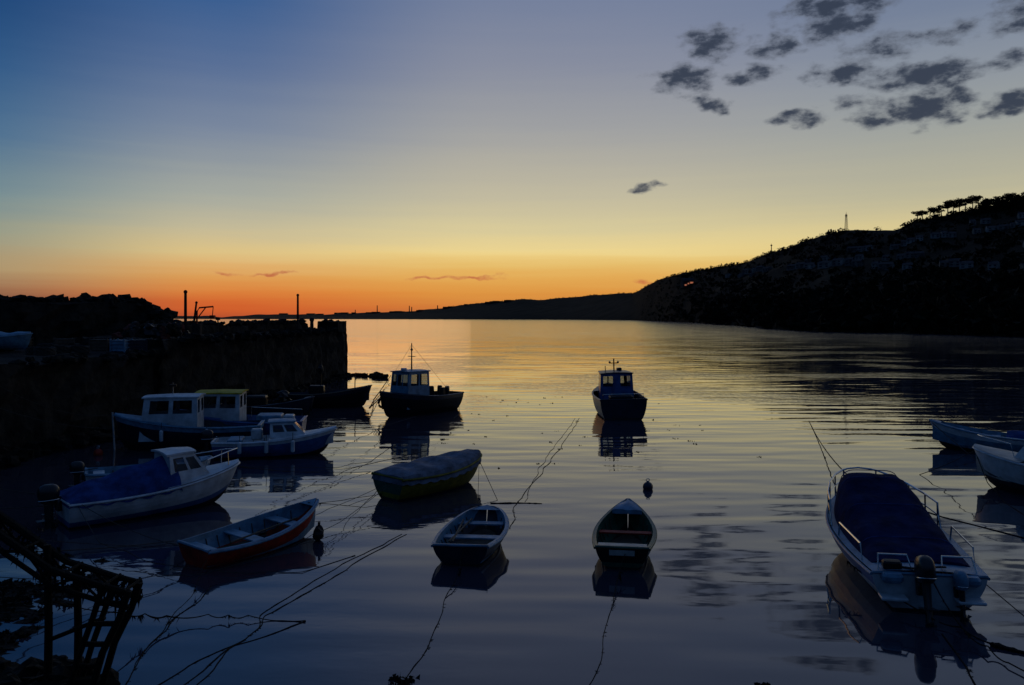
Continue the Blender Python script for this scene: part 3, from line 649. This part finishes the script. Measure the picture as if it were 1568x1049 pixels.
# ------------------------------------------------------------------ buoys
def buoy(x,y,r,m):
    e=empty('mooring_buoy',(x,y,r*.45)); mb=MB(); mb.ball((0,0,0),r,m,18,12); mb.tube([(.0,0,r*.9),(.0,0,r*1.25)],.03,STEEL); mb.tube([(.05*math.cos(a),0,r*1.3+.05*math.sin(a)) for a in np.linspace(0,6.28,10)],.012,STEEL); mb.obj('float',e,True)
buoy(3.97,22.9,.15,NAVY); buoy(-15.1,28.6,.16,RED)
# ------------------------------------------------------------------ ropes
def rope(pts,r=.010,weed=0,sag=0,name='mooring_rope',m=ROPE,n=30,wig=0):
    pts=[Vector(p) for p in pts]; out=[]
    if len(pts)>2:
        q=[pts[0]]
        for a,b,c_ in zip(pts,pts[1:],pts[2:]): q+= [b.lerp(a,.25),b*.7+a*.15+c_*.15,b.lerp(c_,.25)]
        pts=q+[pts[-1]]; n=max(8,n//3)
    for a,b in zip(pts,pts[1:]):
        for i in range(n):
            f=i/n; q=a.lerp(b,f); q.z-=sag*4*f*(1-f); 
            if wig: 
                q.x+=wig*noise.noise(Vector((q.x*.9+3,q.y*.9,0)))+wig*.15*noise.noise(Vector((q.x*3+3,q.y*3,0))); q.y+=wig*noise.noise(Vector((q.x*.9,q.y*.9+9,0)))
            q.z=max(q.z,.004 if a.z<.3 or b.z<.3 else -.05); out.append(q)
    out.append(pts[-1]); mb=MB()
    rad=[r*(1+weed*1.3*max(0,noise.noise(p*3.1)+.1)+weed*.8*max(0,noise.noise(p*11))) if weed else r for p in out]
    mb.tube(out,rad,WEED if weed else m,5)
    if weed:
        for p in out:
            if random.random()<.35*weed and p.z<2: 
                vs=[];fs=[]
                for k in range(5):
                    d=Vector((random.uniform(-1,1),random.uniform(-1,1),0))*.07; l=random.uniform(.04,.13) if p.z>.1 else .01
                    o=len(vs); vs+=[p+d*.1,p+d*.3+Vector((.02,0,0)),p+d-Vector((0,0,l))]; fs.append((o,o+1,o+2))
                mb.add(vs,fs,WEED)
    return mb.obj(name)
W=lambda x,y,z=0.003:(x,y,z)
rope([W(3.4,39.2),W(1.3,27),W(.15,21.3)],.010,.8,wig=.12)
rope([W(3.2,39.2),W(1.0,27),W(.35,21.3)],.007,.6,wig=.12)
rope([W(.15,21.3),W(-.05,18.6)],.009,.6,wig=.12)
rope([W(-.6,21.2),W(.8,21.1)],.014,1.2,wig=.2)
rope([(14.4,38,.01),(8.25,18.45,1.0)],.016,.4,sag=.3)
rope([(-.95,15.7,.35),W(-1.1,14.6),W(-1.28,11.9),W(-1.5,10.5)],.006,.8,wig=.1)
rope([(2.25,15.5,.35),W(1.85,14.1),W(1.25,11.3),W(1.0,10.2)],.006,.8,wig=.1)
mb=MB()
tufts(mb,(-1.5,10.75,.0),.22,60,.07,WEED,.15); tufts(mb,(3.4,10.6,0),.12,30,.06,WEED,.15)
for i in range(60):
    x=random.uniform(-3,9); y=random.uniform(26,50); tufts(mb,(x,y,0),random.uniform(.05,.2),5,.05,WEED,.08)
mb.obj('drifting_weed')
rope([(9.9,22.2,.01),(12.5,15.4,.01),(14.5,12,.0)],.010,.5,wig=.15)
rope([(7.0,13.0,.6),W(7.0,11.8),(7.5,9.6,.2)],.010,.3,sag=.05)
rope([(7.9,13.3,.6),W(8.2,11.2),(8.4,10,.1)],.009)
rope([(6.8,12.4,.01),(6.4,10.8,.01),(6.0,10.2,.01)],.009,.5)
rope([(8.4,11.0,.01),(7.3,11.9,.02)],.03,1.5,wig=.1)
rope([(6.2,14.5,.5),W(7.0,12.4),(8.6,10.6,.1)],.010,.3,sag=.05)
rope([(-6.5,10.9,1.1),(-5.9,12.6,.2),(-4.7,13.0,.1),(-3.4,12.9,.02)],.008,.9,sag=.05)
rope([W(-3.4,12.9),W(-4.5,11.6),W(-5,10.2)],.007,.8,wig=.12)
rope([W(-5.6,14.6),W(-5.6,12.4),W(-5.3,10.9),W(-5.2,10.2)],.007,.8,wig=.15)
rope([(-5.9,15.3,.3),W(-5.7,13.3),W(-5.4,11.2)],.006,.4,wig=.15)
rope([W(-2.5,18.1),W(-3.7,14.3),W(-4.1,12.9),W(-4.3,10.6)],.007,.8,wig=.2)
rope([W(-2.6,18.1),W(-4.1,13.9),W(-4.1,12.2),W(-4.6,10.2)],.007,.7,wig=.2)
rope([(-3.1,21.9,.6),W(-5.2,19.2),(-7,16.5,.1),(-10,13.5,1.4)],.007,0,sag=.05)
rope([(-3.1,21.9,.6),W(-4.4,17.6),W(-6.5,14.6),(-10,12.5,1.0)],.007,0,sag=.02)
rope([(-4.7,18.1,.75),W(-3.4,20.5),W(-2.9,22.5)],.007)
rope([(-4.7,18.1,.75),W(-4.0,20.7),W(-3.7,24.5)],.007,wig=.1)
rope([(-4.8,18.0,.7),W(-3.2,22.5),W(-3.6,26.5)],.007,.4,wig=.15)
rope([(-10.4,18.6,.7),(-6.5,15.7,.4)],.008,0,sag=.15)
rope([(-10.2,18.4,.6),(-8.2,15.9,.15),(-4.4,15.0,.02),(-3.3,16.5,.01)],.008,0,sag=.02)
rope([(-14,27,1.2),(-18,24,3.3)],.012,0,sag=.4); rope([(-15.3,29.8,1.3),(-18,26,3.4)],.012,0,sag=.5); rope([(-11,19,.7),(-18.3,19.5,3.3)],.012,0,sag=.6); rope([(-10.9,18.4,.6),(-18.4,17,3.2)],.012,0,sag=.8)
rope([(-6.9,16,.45),(-9.5,12.4,1.2),(-18.5,13,3.2)],.010,0,sag=.05)
rope([(-8,28.9,.9),(-4.9,39.8,.02)],.010,0,sag=.3); rope([(-6.6,29.1,.9),W(-5.2,35)],.010); rope([(-7.7,21.7,.9),W(-4.6,25.5)],.008,sag=.1)
rope([(-7.7,21.7,.9),(-5,26,.01),(-4.6,31,.01)],.008,sag=.02,wig=.15)
rope([(-7.7,21.7,.9),(-6,25,.01),(-3.2,29.5,.01)],.008,sag=.02,wig=.15)
rope([(-6.4,38.9,1.2),W(-7.8,41.5),(-9.9,64,.3)],.025,.6,sag=.03)
rope([(-6.5,39,1.2),(-6.9,37.5,.0)],.015); rope([(-3.3,43.2,1.0),W(-2.7,42),W(-2.9,39)],.012)
rope([(-1.1,24.2,.8),W(-.4,21.5)],.009); rope([(-1.0,24.0,.8),W(-.9,20.5),W(-.6,18.6)],.007)
rope([(16.2,27.3,.01),(16.3,30.6,1.0)],.014); rope([(14.0,23.7,1.0),W(13.0,25.0)],.012,sag=.05); rope([(14.0,23.7,1.0),W(13.6,22.2),W(12.5,18)],.010,.6,sag=.02)
mb=MB(); mb.ball((-4.35,17.6,.16),.13,BLACKP,10,8,.4,(1,1,1.3)); mb.tube([(-4.35,17.6,.2),(-4.33,17.6,.42)],.03,BLACKP); mb.obj('marker_float')

# ------------------------------------------------------------------ foreground landing stage and rocks
e=empty('timber_landing_stage')
def arc(off):
    return [(-8.6,3.15+off),(-7.2,2.72+off),(-6.5,2.25+off),(-5.85,1.80+off),(-5.2,1.60+off),(-4.87,1.52+off)]
mb=MB()
for y in(9.95,10.3):
    A=[(x,y,z) for x,z in arc(0)]; B_=[(x,y,z) for x,z in arc(-.20)]
    mb.tube(A,[.055,.055,.05,.045,.04,.035],WEED,7); mb.tube(B_,[.032]*6,WEED,6)
    for i in range(5):
        m1=[(A[i][k]+A[i+1][k])/2 for k in range(3)]
        mb.tube([B_[i],m1],.018,WEED,5); mb.tube([m1,B_[i+1]],.018,WEED,5)
A=arc(.02)
for i in range(7):
    f=i/6*4.9; k=int(f); g=f-k; x=A[k][0]*(1-g)+A[k+1][0]*g; z=A[k][1]*(1-g)+A[k+1][1]*g; mb.tube([(x,9.9,z),(x,10.35,z)],.022,WEED,5)
mb.obj('gangway_truss',e)
mb=MB()
for y in(9.95,10.25): mb.tube([(-4.87,y,1.54),(-4.98,y,1.2),(-5.2,y,.75),(-5.5,y,-.3)],[.045,.045,.045,.045],WEED,6); mb.tube([(-5.2,y,1.58),(-5.32,y,1.2),(-5.5,y,.7),(-5.8,y,-.3)],.038,WEED,6)
for z,x in((1.38,-5.08),(1.12,-5.16),(.86,-5.28),(.58,-5.41)): mb.box((x,9.95,z),(.36,.05,.06),WEED,0,.9,.01)
mb.obj('ladder',e)
mb=MB()
for x,y,zt in((-6.05,10.2,2.05),(-5.72,10.3,1.75),(-7.3,10.3,2.8)): mb.tube([(x,y,-.6),(x+.02,y,zt*.5),(x,y,zt)],[.055,.05,.045],WEED,8)
mb.tube([(-6.05,10.2,.8),(-5.3,10.2,1.1)],.03,WEED,6)
mb.obj('posts',e)
vs=[];fs=[]; A=arc(-.05)
for i in range(360):
    f=random.random()*4.99; k=int(f); g=f-k; p=Vector((A[k][0]*(1-g)+A[k+1][0]*g,random.uniform(9.9,10.4),(A[k][1]*(1-g)+A[k+1][1]*g)+random.uniform(-.18,.08)))
    o=len(vs); d=random.uniform(.04,.2); vs+=[p,p+Vector((random.uniform(.02,.05),0,0)),p+Vector((random.uniform(-.06,.06),random.uniform(-.05,.05),-d))]; fs.append((o,o+1,o+2))
mb=MB(); mb.add(vs,fs,WEED); mb.obj('hanging_weed',e)
mb=MB()
for i in range(60):
    x=random.uniform(-7.4,-5.4); y=random.uniform(9.6,11.2); 
    if x>-5.9 and y>10.6: continue
    mb.ball((x,y,random.uniform(-.12,.14)),random.uniform(.12,.34),WEED,10,8,.9,(1.1,1,.75))
mb.obj('foreshore_rocks')
mb=MB()
for i in range(190):
    x=random.gauss(-9.0,.8); y=random.gauss(13.4,1.1); r=random.uniform(.04,.16)
    if x>-7.6: continue
    mb.ball((x,y,0.0),r,WEED,8,6,1.2,(random.uniform(1,2.4),1,.2))
    tufts(mb,(x,y,.02),r*1.5,10,.06,WEED,.12)
mb.obj('floating_seaweed')
e=empty('laid_up_boat',(-24.2,36.5,3.4),R(25)); P=prm(L=3.2,B=1.4,zs=.75,zb=.9,draft=-.1,ws=.8); boat_hull(e,P,[(1,LBLUE)],LBLUE); cover(e,P,[(0,.1),(.5,.2),(.98,.05)],LBLUE,1.0)

# ------------------------------------------------------------------ camera
cd=bpy.data.cameras.new('camera'); co=bpy.data.objects.new('camera',cd); sc.collection.objects.link(co)
co.location=(0,0,EYE); co.rotation_euler=(R(90),0,0); cd.sensor_width=36; cd.lens=27.55; cd.shift_y=-0.0239; cd.clip_end=30000; cd.clip_start=.1
sc.camera=co
